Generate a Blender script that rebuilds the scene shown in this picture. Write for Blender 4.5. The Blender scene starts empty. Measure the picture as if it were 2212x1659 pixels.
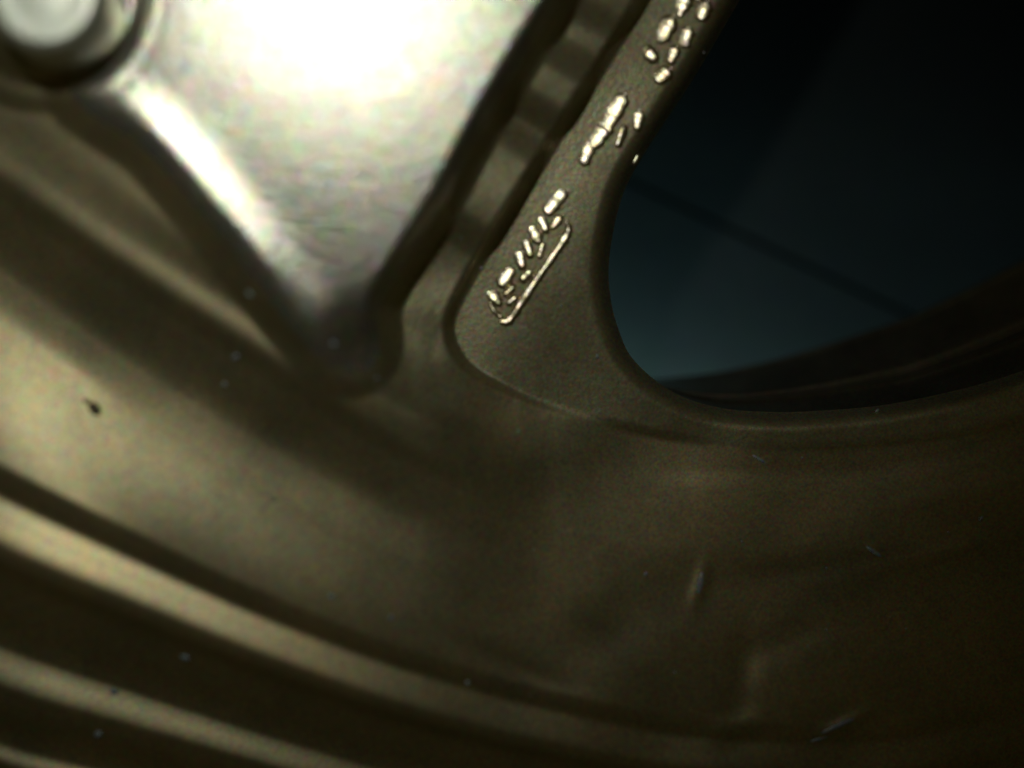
import bpy, math, random
import numpy as np
from mathutils import Vector

# ------------------------------------------------------------------ camera, world, light
SC = bpy.context.scene
COL = SC.collection
D = 0.20                 # metres from lens to the lettering plane
S = 0.16 / 2212          # metres per reference pixel on that plane
HZ = 0.30                # height of the optical axis above the floor


def W(px, py, z=0.0):
    """reference position + height (mm, towards the viewer) -> metres"""
    k = (D - z * 0.001) / D * S
    return ((px - 1106) * k, -z * 0.001, (829.5 - py) * k + HZ)


cam = bpy.data.objects.new('camera', bpy.data.cameras.new('camera'))
COL.objects.link(cam)
cam.location = (0, -D, HZ)
cam.rotation_euler = (math.radians(90), 0, 0)
cam.data.sensor_width = 36
cam.data.lens = 36 * D / 0.16
cam.data.clip_start = 0.005
cam.data.clip_end = 50
cam.data.dof.use_dof = True
cam.data.dof.focus_distance = D + 0.006
cam.data.dof.aperture_fstop = 45 / 19.5
SC.camera = cam

world = bpy.data.worlds.new('World')
SC.world = world
world.use_nodes = True
world.node_tree.nodes['Background'].inputs['Color'].default_value = (1.0, 0.80, 0.22, 1)
world.node_tree.nodes['Background'].inputs['Strength'].default_value = 0.0138


def lamp(name, kind, loc, target, power, color, **kw):
    d = bpy.data.lights.new(name, kind)
    d.energy = power
    d.color = color
    for k, v in kw.items():
        setattr(d, k, v)
    o = bpy.data.objects.new(name, d)
    COL.objects.link(o)
    o.location = loc
    o.rotation_euler = (Vector(target) - Vector(loc)).to_track_quat('-Z', 'Y').to_euler()
    return o


# hand torch held up and left of the lens
lamp('torch', 'SPOT', ((-712) * S, -D, HZ + 1560 * S), W(480, 160, 15), 0.57, (0.97, 1.0, 0.90),
     spot_size=math.radians(69), spot_blend=1.0, shadow_soft_size=0.010)
# added cool fill lamp, hidden behind the rim, to brighten the wall
lamp('wall_fill_light', 'POINT', W(1250, 1330, -30), W(1600, 760, -70), 0.55, (0.55, 0.95, 1.0), shadow_soft_size=0.004)

SC.view_settings.view_transform = 'Standard'
SC.view_settings.look = 'None'
SC.view_settings.gamma = 1
SC.view_settings.exposure = 0


# ------------------------------------------------------------------ materials
def new_mat(name):
    m = bpy.data.materials.new(name)
    m.use_nodes = True
    return m, m.node_tree.nodes, m.node_tree.links, m.node_tree.nodes['Principled BSDF']


def ramp(n, stops):
    r = n.new('ShaderNodeValToRGB')
    e = r.color_ramp.elements
    while len(e) < len(stops):
        e.new(0.5)
    for i, (p, c) in enumerate(stops):
        e[i].position = p
        e[i].color = (*c, 1) if len(c) == 3 else c
    return r


def metal_paint(name, c0, c1, metallic, rough, bump=0.35, flake=1500, coarse=90, grain=0.35):
    m, n, l, b = new_mat(name)
    tc = n.new('ShaderNodeTexCoord')
    big = n.new('ShaderNodeTexNoise')
    big.inputs['Scale'].default_value = coarse
    big.inputs['Detail'].default_value = 6
    big.inputs['Roughness'].default_value = 0.65
    l.new(tc.outputs['Object'], big.inputs['Vector'])
    r = ramp(n, [(0.35, c0), (0.68, c1)])
    l.new(big.outputs['Fac'], r.inputs['Fac'])
    vo = n.new('ShaderNodeTexVoronoi')
    vo.inputs['Scale'].default_value = 3600
    l.new(tc.outputs['Object'], vo.inputs['Vector'])
    mx = n.new('ShaderNodeMix')
    mx.data_type = 'RGBA'
    mx.blend_type = 'OVERLAY'
    mx.inputs[0].default_value = grain
    l.new(r.outputs['Color'], mx.inputs[6])
    l.new(vo.outputs['Color'], mx.inputs[7])
    l.new(mx.outputs[2], b.inputs['Base Color'])
    fl = n.new('ShaderNodeTexNoise')
    fl.inputs['Scale'].default_value = flake
    fl.inputs['Detail'].default_value = 4
    fl.inputs['Roughness'].default_value = 0.7
    l.new(tc.outputs['Object'], fl.inputs['Vector'])
    fl2 = n.new('ShaderNodeTexNoise')
    fl2.inputs['Scale'].default_value = flake * 0.35
    fl2.inputs['Detail'].default_value = 3
    l.new(tc.outputs['Object'], fl2.inputs['Vector'])
    add = n.new('ShaderNodeMath')
    add.operation = 'ADD'
    l.new(fl.outputs['Fac'], add.inputs[0])
    ml = n.new('ShaderNodeMath')
    ml.operation = 'MULTIPLY'
    ml.inputs[1].default_value = 0.25
    l.new(fl2.outputs['Fac'], ml.inputs[0])
    l.new(ml.outputs[0], add.inputs[1])
    bp = n.new('ShaderNodeBump')
    bp.inputs['Strength'].default_value = bump
    bp.inputs['Distance'].default_value = 0.0003
    l.new(add.outputs[0], bp.inputs['Height'])
    l.new(bp.outputs['Normal'], b.inputs['Normal'])
    b.inputs['Metallic'].default_value = metallic
    mr = n.new('ShaderNodeMapRange')
    mr.inputs['To Min'].default_value = rough - 0.05
    mr.inputs['To Max'].default_value = rough + 0.07
    l.new(big.outputs['Fac'], mr.inputs['Value'])
    l.new(mr.outputs['Result'], b.inputs['Roughness'])
    return m


M_CAST = metal_paint('champagne_cast_paint', (0.38, 0.34, 0.20), (0.46, 0.42, 0.27), 0.85, 0.34, bump=0.2)
M_FACE = metal_paint('champagne_face_paint', (0.37, 0.355, 0.29), (0.46, 0.445, 0.37), 0.85, 0.235, bump=0.36, flake=1000, coarse=60, grain=0.6)
M_RIM = metal_paint('champagne_rim_paint', (0.34, 0.31, 0.19), (0.50, 0.41, 0.23), 0.88, 0.38, bump=0.07, coarse=45)
M_MARK = metal_paint('bright_cast_marks', (0.66, 0.55, 0.36), (0.82, 0.74, 0.56), 1.0, 0.29, bump=0.35, flake=900, coarse=500)  # torch highlights on the marks helped by a paler metal than the paint
M_BOLT = metal_paint('zinc_bolt', (0.66, 0.68, 0.58), (0.80, 0.82, 0.72), 0.8, 0.36, bump=0.3)
M_BARREL = metal_paint('dark_barrel_paint', (0.16, 0.15, 0.11), (0.24, 0.22, 0.17), 0.9, 0.30, bump=0.1)
M_RUBBER = metal_paint('tyre_rubber', (0.020, 0.020, 0.018), (0.035, 0.034, 0.030), 0.0, 0.50, bump=0.2)
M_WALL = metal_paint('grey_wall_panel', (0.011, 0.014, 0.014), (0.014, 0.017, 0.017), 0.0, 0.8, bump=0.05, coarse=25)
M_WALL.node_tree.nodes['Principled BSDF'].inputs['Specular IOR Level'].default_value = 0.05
M_JOINT = metal_paint('dark_joint', (0.008, 0.008, 0.008), (0.012, 0.012, 0.012), 0.0, 0.9, bump=0.1)
M_DUST = metal_paint('pale_dust', (0.16, 0.18, 0.19), (0.24, 0.27, 0.28), 0.0, 0.4, bump=0.1)
M_GRIT = metal_paint('dark_grit', (0.10, 0.08, 0.05), (0.14, 0.11, 0.07), 0.0, 0.7, bump=0.1)


# ------------------------------------------------------------------ object helpers
def link(name, verts, faces, mat, parent=None, normals=None):
    me = bpy.data.meshes.new(name)
    me.from_pydata(verts, [], faces)
    me.materials.append(mat)
    me.polygons.foreach_set('use_smooth', [True] * len(me.polygons))
    if normals is not None:
        me.normals_split_custom_set_from_vertices(normals)
    me.update()
    o = bpy.data.objects.new(name, me)
    COL.objects.link(o)
    o.parent = parent
    return o


wheel = bpy.data.objects.new('motorcycle_wheel', None)
COL.objects.link(wheel)
wheel['label'] = 'champagne grey cast alloy wheel seen close up, with small raised marks beside its opening'
wheel['category'] = 'wheel'


# ------------------------------------------------------------------ relief of the casting
def catmull(pts, n=8, closed=False):
    P = [np.array(p, float) for p in pts]
    out = []
    m = len(P)
    rng = m if closed else m - 1
    for i in range(rng):
        if closed:
            p0, p1, p2, p3 = P[i - 1], P[i], P[(i + 1) % m], P[(i + 2) % m]
        else:
            p0, p1, p2, p3 = P[max(i - 1, 0)], P[i], P[i + 1], P[min(i + 2, m - 1)]
        for k in range(n):
            t = k / n
            out.append(0.5 * ((2 * p1) + (-p0 + p2) * t + (2 * p0 - 5 * p1 + 4 * p2 - p3) * t * t
                              + (-p0 + 3 * p1 - 3 * p2 + p3) * t ** 3))
    if not closed:
        out.append(P[-1])
    return np.array(out)


def dist_line(X, Y, line):
    best = np.full(X.shape, 1e9)
    for a, b in zip(line[:-1], line[1:]):
        d = b - a
        L = d @ d
        if L < 1e-9:
            continue
        t = np.clip(((X - a[0]) * d[0] + (Y - a[1]) * d[1]) / L, 0, 1)
        q = (X - a[0] - t * d[0]) ** 2 + (Y - a[1] - t * d[1]) ** 2
        np.minimum(best, q, out=best)
    return np.sqrt(best)


def sdf(X, Y, poly):
    """positive inside"""
    pl = np.vstack([poly, poly[:1]])
    d = dist_line(X, Y, pl)
    ins = np.zeros(X.shape, bool)
    for (x0, y0), (x1, y1) in zip(pl[:-1], pl[1:]):
        if y0 == y1:
            continue
        c = ((y0 > Y) != (y1 > Y)) & (X < (x1 - x0) * (Y - y0) / (y1 - y0) + x0)
        ins ^= c
    return np.where(ins, d, -d)


def sm(v, a, b):
    t = np.clip((v - a) / (b - a), 0, 1)
    return t * t * (3 - 2 * t)


def mix(a, b, t):
    return a + (b - a) * t


def pchip(xk, yk, x):
    h = np.diff(xk)
    dl = np.diff(yk) / h
    m = np.zeros_like(yk)
    for i in range(1, len(xk) - 1):
        if dl[i - 1] * dl[i] > 0:
            w1, w2 = 2 * h[i] + h[i - 1], h[i] + 2 * h[i - 1]
            m[i] = (w1 + w2) / (w1 / dl[i - 1] + w2 / dl[i])
    m[0], m[-1] = dl[0], dl[-1]
    idx = np.clip(np.searchsorted(xk, x) - 1, 0, len(h) - 1)
    t = (x - xk[idx]) / h[idx]
    out = (yk[idx] * (1 + 2 * t) * (1 - t) ** 2 + h[idx] * m[idx] * t * (1 - t) ** 2
           + yk[idx + 1] * t * t * (3 - 2 * t) + h[idx] * m[idx + 1] * t * t * (t - 1))
    out = np.where(x < xk[0], yk[0], out)
    return np.where(x > xk[-1], yk[-1], out)


STX = [-700, 0, 300, 600, 900, 1200, 1500, 1800, 2212, 2900]


def along(vals, x):
    return pchip(np.array(STX, float), np.array(vals, float), x)


CEL = 5
xs = np.concatenate([np.arange(-700, -60, 20), np.arange(-60, 2280, CEL), np.arange(2280, 2900, 20)]).astype(float)
ys = np.concatenate([np.arange(-700, -60, 20), np.arange(-60, 1720, CEL), np.arange(1720, 2600, 20)]).astype(float)
X, Y = np.meshgrid(xs, ys)

lineP = [-320, 200, 425, 660, 850, 960, 1010, 1010, 930, 640]
lineA = [-120, 345, 552, 742, 925, 1035, 1085, 1085, 1010, 720]
lineB = [180, 640, 850, 1030, 1185, 1290, 1340, 1345, 1270, 980]
lineC = [600, 1000, 1150, 1290, 1405, 1490, 1550, 1565, 1500, 1200]
offk = [1.15, 1.0, 0.88, 0.77, 0.70, 0.65, 0.60, 0.60, 0.60, 0.60]
#        name            base line, offset, scaled?   height along the wheel
KN = [
    (lineP, -250, [12.4, 12.4, 12.4, 12.4, 4.4, -2, -3, -3, -3, -3]),
    (lineP, 0,    [11.1, 11.1, 11.1, 11.0, 4.6, -1, -3, -3, -3, -3]),
    (lineA, -25,  [9.8, 9.8, 9.6, 9.1, 5.6, -1.2, -2.7, -2.7, -2.5, -2.5]),
    (lineA, 30,   [9.2, 9.2, 9.0, 8.4, 5.0, -1.4, -2.5, -2.5, -2, -2]),
    (lineA, 95,   [6.8, 6.8, 6.6, 6.0, 3.2, -1.6, -2.4, -2.4, -2.2, -2]),
    (lineB, -50,  [2.6, 2.6, 2.6, 2.2, .8, -2.2, -3, -3, -3, -3]),
    (lineB, 50,   [1.9, 1.9, 1.9, 1.5, .2, -2.6, -3.2, -3.2, -3, -3]),
    (lineC, 0,    [2.8, 2.5, 1.4, .6, -1, -3, -4, -4, -4, -4]),
]
KC = [(35, -0.7), (75, -1.75), (115, -1.6), (170, -1.4), (205, -2.1), (245, -4.6), (300, -7.0), (375, -10.0),
      (400, -10.5), (475, -10.2), (505, -10.9), (590, -14.5), (606, -14.8), (645, -14.6), (672, -15.5), (710, -21), (950, -34), (1300, -70)]
R = np.zeros_like(X)
yC = along(lineC, xs)
kx = along(offk, xs)
lines_y = [along(l, xs) + o for l, o, z in KN] + [yC + o * kx for o, z in KC]
lines_z = [along(z, xs) for l, o, z in KN]
zC = lines_z[-1]
fadeZ = along([1, 1, 1, .95, .85, .75, .6, .5, .5, .5], xs)
lines_z += [zC + z * fadeZ for o, z in KC]
LY, LZ = np.array(lines_y), np.array(lines_z)
for j in range(len(xs)):
    R[:, j] = pchip(LY[:, j], LZ[:, j], ys)

# the wheel leans towards the lens at the lower left
lean_u = -0.45 * (X - 1150) + 0.89 * (Y - 780)
LEAN = 0.20 * .0723 * np.where(lean_u > 0, np.sqrt(lean_u ** 2 + 160 ** 2) - 160, 0)
R += LEAN
R += 0.6 * np.exp(-(((X - 700) / 150) ** 2 + ((Y - 835) / 75) ** 2))
# slight casting waviness
R += 0.25 * np.sin(X / 97 + 1.3 * np.sin(Y / 140)) * np.sin(Y / 83 + X / 310) * sm(X, 700, 1300)
# casting marks low on the rim
for cx, cy, a, b, ang, amp in [(1120, 1445, 130, 26, 25, -1.0), (1330, 1360, 120, 60, -30, -1.0), (1605, 1470, 34, 110, 5, -1.1),
                               (1512, 1262, 16, 50, 15, 0.8), (1680, 1390, 130, 40, -20, -.7), (1580, 1575, 60, 24, -20, .9),
                               (1820, 1565, 60, 14, -24, 1.1), (2050, 1190, 160, 20, -14, .6), (1750, 1230, 160, 30, -8, -.6),
                               (1890, 1190, 18, 10, 35, .5), (1280, 1520, 70, 30, 15, .7)]:
    ca, sa = math.cos(math.radians(ang)), math.sin(math.radians(ang))
    u = ((X - cx) * ca + (Y - cy) * sa) / a
    v = (-(X - cx) * sa + (Y - cy) * ca) / b
    R += 0.42 * amp * np.exp(-(u * u + v * v))

ledge_poly = catmull([(1950, -950), (1600, -360), (1385, 0), (1190, 310), (1090, 470), (1005, 610), (972, 690), (986, 755),
                      (1042, 810), (1200, 878), (1450, 938), (1700, 962), (2212, 900), (2900, 620), (3300, -300), (3000, -1300)], 8, True)
groove_poly = catmull([(1900, -1000), (1600, -360), (1385, 0), (1190, 310), (1090, 470), (1005, 610), (965, 700), (975, 770),
                       (1010, 830), (985, 890), (920, 905), (845, 880), (790, 810), (760, 700), (740, 560), (900, 100), (1300, -900)], 8, True)
face_poly = catmull([(400, -1000), (330, -300), (296, 0), (262, 105), (185, 180), (215, 225), (330, 300), (445, 430), (556, 560),
                     (640, 672), (722, 762), (786, 766), (795, 655), (845, 565), (930, 435), (1010, 285),
                     (1092, 140), (1185, -10), (1350, -300), (1750, -1000)], 8, True)
open_line = [(1990, -700), (1790, -330), (1597, 0), (1500, 165), (1392, 330), (1342, 430), (1316, 560), (1320, 650), (1340, 722),
             (1364, 771), (1415, 821), (1474, 857), (1551, 880), (1638, 889), (1756, 888), (1950, 868), (2212, 800), (2500, 670), (2950, 380)]
open_poly = catmull(open_line + [(3600, -200), (3400, -1200), (2500, -1500)], 8, True)
edge_low = catmull([(185, 190), (330, 300), (445, 430), (556, 560), (645, 660), (735, 755)], 8)

sL, sG, sF, sO = (sdf(X, Y, p) for p in (ledge_poly, groove_poly, face_poly, open_poly))
dE = dist_line(X, Y, edge_low)

Z = R.copy()
zledge = -.045 * (X - 1150) * .0723 + .05 * (550 - Y) * .0723 + 0.15 * np.sin(X / 60 + Y / 90)
zledge = zledge + LEAN * .6
zl = mix(zledge, R + 0.3, sm(X, 1350, 1850) * sm(Y, 800, 900))
Z = mix(Z, zl, sm(sL, -16, 8))
# groove floor: raised pads with dips between them, along the groove axis
ax = (1180 - X) * 0.53 + (Y - 150) * 0.85
pads = np.zeros_like(X)
for c, w, h in [(-210, 60, 1.6), (20, 66, 2.0), (275, 116, 2.0)]:
    pads = np.maximum(pads, h * sm(w - np.abs(ax - c), -44, 44) + 0 * X)
zg = zledge + 3.0 + LEAN * .4 - (X - 1100 + (Y - 300) * .6) * .0723 * .03 + pads + 0.35 * np.sin(ax / 37 + X / 90)
tb = sm(Y, 700, 860)
zg = mix(zg, np.minimum(R - 0.5, zg + 3.0), sm(Y, 640, 900))
Z = mix(Z, zg, sm(sG, -16 - 40 * tb, 16 + 60 * tb) * (1 - 0.85 * tb))
# spoke face, with a bead along its lower left edge
zf = 14 + 0.0 * X + 0.78 * np.exp(-((dE - 8) / 52.0) ** 2) * (.45 + .55 * sm(X, 200, 350)) * (1 - .5 * sm(X, 560, 680)) - 0.00000045 * ((X - 720) ** 2 + (Y - 60) ** 2)
zf += .017 * (300 - Y) * .0723
tip = .8 * np.exp(-((X - 780) ** 2 + (Y - 775) ** 2) / 75.0 ** 2)
zf = mix(zf, R + .4, tip)
wF = mix(70, 125, np.exp(-(dE / 110.0) ** 2))
Z = mix(Z, zf, sm(sF, -wF, 14))
# seat round the bolt
rb = np.hypot(X - 93, Y + 14)
Z = mix(Z, 17.0 + 0 * X, sm(205 - rb, -60, 50)) - 3.0 * np.exp(-((rb - 185) / 38.0) ** 2)
# rounded edge at the opening
Z -= 3.2 * (1 - np.clip(-sO / 42, 0, 1)) ** 2 

K = (D - Z * 0.001) / D * S
PX, PY, PZ = (X - 1106) * K, -Z * 0.001, (829.5 - Y) * K + HZ
P3 = np.stack([PX, PY, PZ], -1)
du = np.gradient(P3, axis=1)
dv = np.gradient(P3, axis=0)
N3 = np.cross(du, dv)
N3 /= np.linalg.norm(N3, axis=-1, keepdims=True)
N3 *= np.where(N3[..., 1:2] > 0, -1, 1)

ny, nx = X.shape
P = P3.reshape(-1, 3)
N = N3.reshape(-1, 3)
F = (-sO).reshape(-1)                       # positive on metal
q00 = (np.arange(ny - 1)[:, None] * nx + np.arange(nx - 1)[None, :])
quads = np.stack([q00, q00 + nx, q00 + nx + 1, q00 + 1], -1).reshape(-1, 4)
XC, YC = X.reshape(-1)[quads].mean(1), Y.reshape(-1)[quads].mean(1)


def qf(a):
    return a.reshape(-1)[quads].mean(1)


tyre_y = yC + 712 * kx
reg = np.zeros(len(quads), int)
reg[qf(sL) > -6] = 2
reg[qf(sG) > 0] = 1
reg[qf(sF) > -30] = 3
reg[YC > np.interp(XC, xs, tyre_y)] = 4
NAMES = {0: ('rim', M_RIM), 1: ('groove', M_CAST), 2: ('lettering_pad', M_CAST), 3: ('spoke_face', M_FACE), 4: ('tyre', M_RUBBER)}
full = (F[quads] > 0).all(1)
cross = (F[quads] > 0).any(1) & ~full
for r, (nm, mt) in NAMES.items():
    sel = quads[full & (reg == r)]
    ids, inv = np.unique(sel, return_inverse=True)
    vs = [tuple(p) for p in P[ids]]
    nn = [tuple(p) for p in N[ids]]
    faces = [tuple(f) for f in inv.reshape(-1, 4).tolist()]
    look = {int(i): k for k, i in enumerate(ids)}
    cuts = {}

    def vert(i):
        if i not in look:
            look[i] = len(vs)
            vs.append(tuple(P[i]))
            nn.append(tuple(N[i]))
        return look[i]

    def cut(i, j):
        key = (min(i, j), max(i, j))
        if key not in cuts:
            i, j = key
            t = F[i] / (F[i] - F[j])
            cuts[key] = len(vs)
            vs.append(tuple(P[i] + (P[j] - P[i]) * t))
            src = N[i] if F[i] > 0 else N[j]
            nn.append(tuple(src))
        return cuts[key]

    for q in quads[cross & (reg == r)].tolist():
        poly = []
        for k in range(4):
            i, j = q[k], q[(k + 1) % 4]
            if F[i] > 0:
                poly.append(vert(i))
            if (F[i] > 0) != (F[j] > 0):
                poly.append(cut(i, j))
        if len(poly) >= 3:
            faces.append(tuple(poly))
    link(nm, vs, faces, mt, wheel, nn)


def surf_z(px, py):
    i = int(np.clip(np.searchsorted(ys, py), 1, ny - 1))
    j = int(np.clip(np.searchsorted(xs, px), 1, nx - 1))
    return float(Z[i, j])


# side wall of the opening, 26 mm deep, and the inner barrel of the rim
ol = catmull(open_line, 8)
vs, fs = [], []
for i, (x, y) in enumerate(ol):
    t = ol[min(i + 1, len(ol) - 1)] - ol[max(i - 1, 0)]
    t /= np.linalg.norm(t)
    x, y = x - 5 * (-t[1]) * -1, y - 5 * t[0] * -1
    a = W(x, y, surf_z(x, y) - 0.6)
    vs += [a, (a[0], a[1] + 0.0015, a[2]), (a[0], 0.030, a[2])]
    if i:
        b = 3 * i
        fs += [(b - 3, b, b + 1, b - 2), (b - 2, b + 1, b + 2, b - 1)]
link('opening_wall', vs, fs, M_CAST, wheel)


def loft(name, lines, mat, parent, sub=8):
    grid = [catmull([(x, y) for x, y in l], sub) for l, z in lines]
    zz = [z for l, z in lines]
    rows = []
    m = len(grid[0])
    for k in range(m):
        pts = np.array([[g[k][0], g[k][1], z] for g, z in zip(grid, zz)])
        cr = catmull([tuple(p) for p in pts], 6)
        rows.append([W(*p) for p in cr])
    w = len(rows[0])
    v = [p for row in rows for p in row]
    f = [(i * w + j, i * w + j + 1, (i + 1) * w + j + 1, (i + 1) * w + j) for i in range(m - 1) for j in range(w - 1)]
    return link(name, v, f, mat, parent)


bx = [1300, 1408, 1553, 1707, 1877, 1988, 2212, 2500, 2900]
L_back = [826, 820, 806, 772, 720, 680, 568, 400, 130]
L_lip = [700, 830, 895, 905, 895, 880, 815, 690, 440]


def bl(t, dy=0):
    return [(x, b + (l - b) * t + dy) for x, b, l in zip(bx, L_back, L_lip)]


loft('barrel', [(bl(1.18), -4), (bl(.98), -7), (bl(.69), -13), (bl(.64), -13.1), (bl(.62), -13.25), (bl(.57), -15), (bl(.50), -15.3), (bl(.30), -19),
                (bl(.04), -23.5), (bl(0), -24), (bl(0.02), -26), (bl(.6), -34)], M_BARREL, wheel)

# ------------------------------------------------------------------ bolt
vs, fs = [], []
prof = [(0.5, 23.4), (40, 23.4), (80, 23.2), (100, 23.4), (112, 23.3), (123, 22.4), (130, 20.5), (134, 17), (135, 8)]
n = 64
bc = W(93, -14, 23)
kb = (D - .023) / D * S
for r_, z_ in prof:
    for k in range(n):
        a = 2 * math.pi * k / n
        vs.append((bc[0] + r_ * kb * math.cos(a), -z_ * .001, bc[2] + r_ * kb * math.sin(a)))
for i in range(len(prof) - 1):
    for k in range(n):
        fs.append((i * n + k, i * n + (k + 1) % n, (i + 1) * n + (k + 1) % n, (i + 1) * n + k))
fs.append(tuple(range(n - 1, -1, -1)))
link('bolt_head', vs, fs, M_BOLT, wheel)

# ------------------------------------------------------------------ raised cast marks
random.seed(7)
rnd = random.Random(4)


def bead(points, widths, h=0.5, tilt=None, name='raised_mark'):
    """rounded raised stroke through reference points; its crown is tilted to catch the torch"""
    pl = catmull(points, 5) if len(points) > 2 else np.array([np.array(points[0], float) * (1 - t) + np.array(points[-1], float) * t for t in np.linspace(0, 1, 7)])
    m = len(pl)
    long_ = m > 20
    widths = [w * 1.28 for w in widths]
    wd = np.interp(np.linspace(0, 1, m), np.linspace(0, 1, len(widths)), widths)
    tg = np.gradient(pl, axis=0)
    tg /= np.linalg.norm(tg, axis=1, keepdims=True) + 1e-9
    # round the ends
    pre, post = [], []
    sec = 12
    rings = []
    caps = [(-0.98, .20), (-.8, .6), (-.45, .89)]
    for c, k in caps:
        rings.append((pl[0] + tg[0] * c * wd[0] / 2, tg[0], wd[0] * k, k))
    for i in range(m):
        rings.append((pl[i], tg[i], wd[i], 1.0))
    for c, k in reversed(caps):
        rings.append((pl[-1] - tg[-1] * c * wd[-1] / 2, tg[-1], wd[-1] * k, k))
    zc0 = surf_z(*pl[m // 2])
    vs, fs = [], []
    jt = (rnd.uniform(-.07, .07), rnd.uniform(-.06, .06))
    hh = h * rnd.uniform(.85, 1.15)
    for c, t, w_, k in rings:
        w_ *= rnd.uniform(.84, 1.16)
        zj = rnd.uniform(-.05, .05)
        nx_, ny_ = -t[1], t[0]
        for s in range(sec + 1):
            a = math.pi * s / sec
            u = math.cos(a)
            hz = hh * (math.sin(a) ** .7) * (k ** .6)
            x = c[0] + nx_ * u * w_ / 2
            y = c[1] + ny_ * u * w_ / 2
            o_ = c if long_ else pl[m // 2]
            # each crown is shaped to mirror the torch into the lens as a highlight
            tl = tilt or ((750 - c[0]) / 2770, (c[1] - 49.5) / 2770)
            tl = (tl[0] + jt[0], tl[1] + jt[1])
            ext = ((x - o_[0]) * tl[0] - (y - o_[1]) * tl[1]) * S * 1000
            z = (surf_z(c[0], c[1]) if long_ else zc0) - .1 + hz + zj - ext * (math.sin(a) ** .4)
            vs.append(W(x, y, max(z, surf_z(x, y) - .3)))
    q = sec + 1
    for i in range(len(rings) - 1):
        for s in range(sec):
            fs.append((i * q + s, i * q + s + 1, (i + 1) * q + s + 1, (i + 1) * q + s))
    fs.append(tuple(range(q)))
    fs.append(tuple(range((len(rings) - 1) * q, len(rings) * q)))
    return link(name, vs, fs, M_MARK, wheel)


def c1(x, y):
    return (938.7 + .3087 * x, .3087 * y)


def c2(x, y):
    return (938.7 + .3087 * x, 341.4 + .3087 * y)


def k(*w):
    return [.3087 * v for v in w]


# top cluster
bead([c1(1760, -30), c1(1735, 30), c1(1715, 100)], k(100, 100, 50))
bead([c1(1890, 50), c1(1868, 105)], k(90, 80))
bead([c1(1640, 160), c1(1585, 255)], k(100, 95))
bead([c1(1762, 240), c1(1745, 295)], k(90, 80))
bead([c1(1485, 355), c1(1520, 390)], k(80, 80))
bead([c1(1678, 355), c1(1652, 420)], k(66, 60))
bead([c1(1615, 510), c1(1580, 540)], k(90, 85))
bead([c1(1850, -90), c1(1840, -20)], k(80, 60))
# middle cluster
bead([c1(1305, 700), c1(1245, 800)], k(90, 95))
bead([c1(1232, 820), c1(1185, 905)], k(105, 95))
bead([c1(1165, 925), c1(1115, 1000)], k(100, 90))
bead([c1(1090, 1020), c1(1050, 1120)], k(85, 70))
bead([c1(1425, 810), c1(1415, 880)], k(70, 60))
bead([c1(1412, 1095), c1(1392, 1135)], k(46, 40))
bead([c1(1330, 900), c1(1290, 1010)], k(50, 46), h=.5, tilt=(0.1, 0))
# lower cluster
bead([c2(885, 255), c2(805, 355)], k(85, 80))
bead([c2(745, 425), c2(775, 490)], k(58, 56))
bead([c2(870, 425), c2(835, 470)], k(60, 56))
bead([c2(690, 500), c2(718, 560)], k(70, 74))
bead([c2(640, 590), c2(662, 660)], k(58, 62))
bead([c2(590, 670), c2(606, 735)], k(72, 66))
bead([c2(530, 790), c2(480, 860)], k(66, 84))
bead([c2(400, 945), c2(440, 995)], k(72, 66))
bead([c2(545, 905), c2(500, 945)], k(46, 44), h=.8)
bead([c2(560, 975), c2(520, 1010)], k(40, 40), h=.7)
bead([c2(660, 810), c2(620, 850)], k(60, 50), h=.5, tilt=(0, .02))
bead([c2(760, 610), c2(740, 680)], k(40, 40), h=.5, tilt=(0, .05))
bead([c2(392, 1020), c2(420, 1070), c2(462, 1110)], k(30, 34, 30), h=.6, tilt=(0, .05))
bead([c2(925, 450), c2(938, 500), c2(905, 565), c2(850, 650), c2(770, 765), c2(690, 880), c2(620, 985), c2(560, 1080), c2(515, 1135), c2(475, 1140)],
     k(30, 44, 62, 54, 50, 52, 56, 54, 52, 44), h=0.7)

# ------------------------------------------------------------------ scratches, dust, grit
def blob(px, py, r, h, vs, fs, ang=0, el=1.0):
    z0 = surf_z(px, py) - .05
    b = len(vs)
    nn_ = 8
    ca, sa = math.cos(ang), math.sin(ang)
    for ring, (rr, zz) in enumerate([(1, 0), (.75, .65)]):
        for i in range(nn_):
            a = 2 * math.pi * i / nn_
            u, v = r * rr * math.cos(a) * el, r * rr * math.sin(a)
            vs.append(W(px + u * ca - v * sa, py + u * sa + v * ca, z0 + h * zz))
    vs.append(W(px, py, z0 + h))
    for i in range(nn_):
        j = (i + 1) % nn_
        fs.append((b + i, b + j, b + nn_ + j, b + nn_ + i))
        fs.append((b + nn_ + i, b + nn_ + j, b + 2 * nn_))


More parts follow.
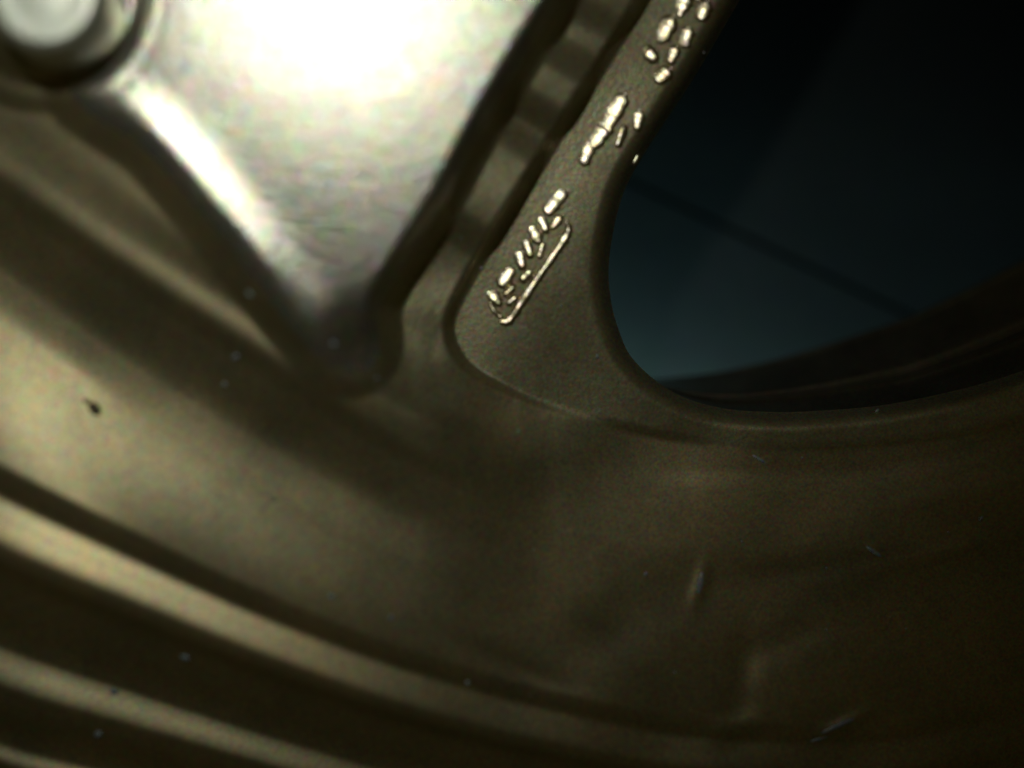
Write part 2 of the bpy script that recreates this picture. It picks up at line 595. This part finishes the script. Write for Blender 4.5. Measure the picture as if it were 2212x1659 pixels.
vs, fs = [], []
for px, py, r_ in [(1365, 20, 4), (1519, 112, 4), (715, 1290, 8), (510, 770, 7), (540, 635, 6), (245, 1495, 8), (212, 1585, 9), (845, 1335, 6),
                   (280, 182, 7), (720, 742, 6), (812, 817, 5), (1395, 1240, 5), (1128, 422, 4), (1040, 580, 4), (1213, 660, 3), (1160, 640, 3),
                   (1290, 770, 4), (1010, 1475, 6), (1230, 610, 3), (1895, 888, 4), (485, 830, 6), (400, 1420, 8), (2120, 1120, 4), (590, 1080, 5)]:
    blob(px, py, r_, .35, vs, fs, rnd.uniform(0, 3), rnd.uniform(1, 1.7))
for i in range(60):
    px, py = rnd.uniform(960, 2200), rnd.uniform(300, 1640)
    if sdf(np.array([px]), np.array([py]), open_poly)[0] > -20:
        continue
    blob(px, py, rnd.uniform(1.2, 2.6), .15, vs, fs, rnd.uniform(0, 3), rnd.uniform(1, 2))
o = link('dust', vs, fs, M_DUST)
o['label'] = 'pale dust specks scattered over the cast wheel'
o['category'] = 'dust'
o['kind'] = 'stuff'

for px, py, r_, el_, an_ in [(1810, 1568, 6, 7, -.42), (1640, 992, 4, 5, .55), (1888, 1192, 5, 4, .6), (1512, 1262, 7, 4, 1.75),
                             (1770, 1596, 5, 5, -.3)]:
    vs, fs = [], []
    blob(px, py, r_, .3, vs, fs, an_, el_)
    link('scratch', vs, fs, M_DUST, wheel)

vs, fs = [], []
blob(204, 884, 13, .8, vs, fs, .9, 1.4)
blob(186, 868, 6, .4, vs, fs, .5, 1.3)
o = link('grit_grain', vs, fs, M_GRIT)
o['label'] = 'small dark grit grain stuck on the pale rim slope at the left'
o['category'] = 'grit'

# ------------------------------------------------------------------ wall behind
ZW = -42
wall = bpy.data.objects.new('wall', None)
COL.objects.link(wall)
wall['kind'] = 'structure'
wall['label'] = 'dark blue grey panelled wall behind the wheel opening'
a = np.array([1430., 425.])
b = np.array([1985., 690.])
dr = (b - a) / np.linalg.norm(b - a)
nr = np.array([-dr[1], dr[0]])
if nr[1] > 0:
    nr = -nr


def slab(name, p0, off0, off1, z0, z1, mat, parent, half=4200):
    c = []
    for z in (z1, z0):
        for o_, s_ in ((off0, -1), (off1, -1), (off1, 1), (off0, 1)):
            p = p0 + nr * o_ + dr * half * s_
            kk = (D - ZW * .001) / D * S
            c.append(((p[0] - 1106) * kk, -z * .001, (829.5 - p[1]) * kk + HZ))
    f = [(0, 1, 2, 3), (7, 6, 5, 4), (0, 4, 5, 1), (1, 5, 6, 2), (2, 6, 7, 3), (3, 7, 4, 0)]
    o = link(name, c, f, mat, parent)
    for p in o.data.polygons:
        p.use_smooth = False
    return o


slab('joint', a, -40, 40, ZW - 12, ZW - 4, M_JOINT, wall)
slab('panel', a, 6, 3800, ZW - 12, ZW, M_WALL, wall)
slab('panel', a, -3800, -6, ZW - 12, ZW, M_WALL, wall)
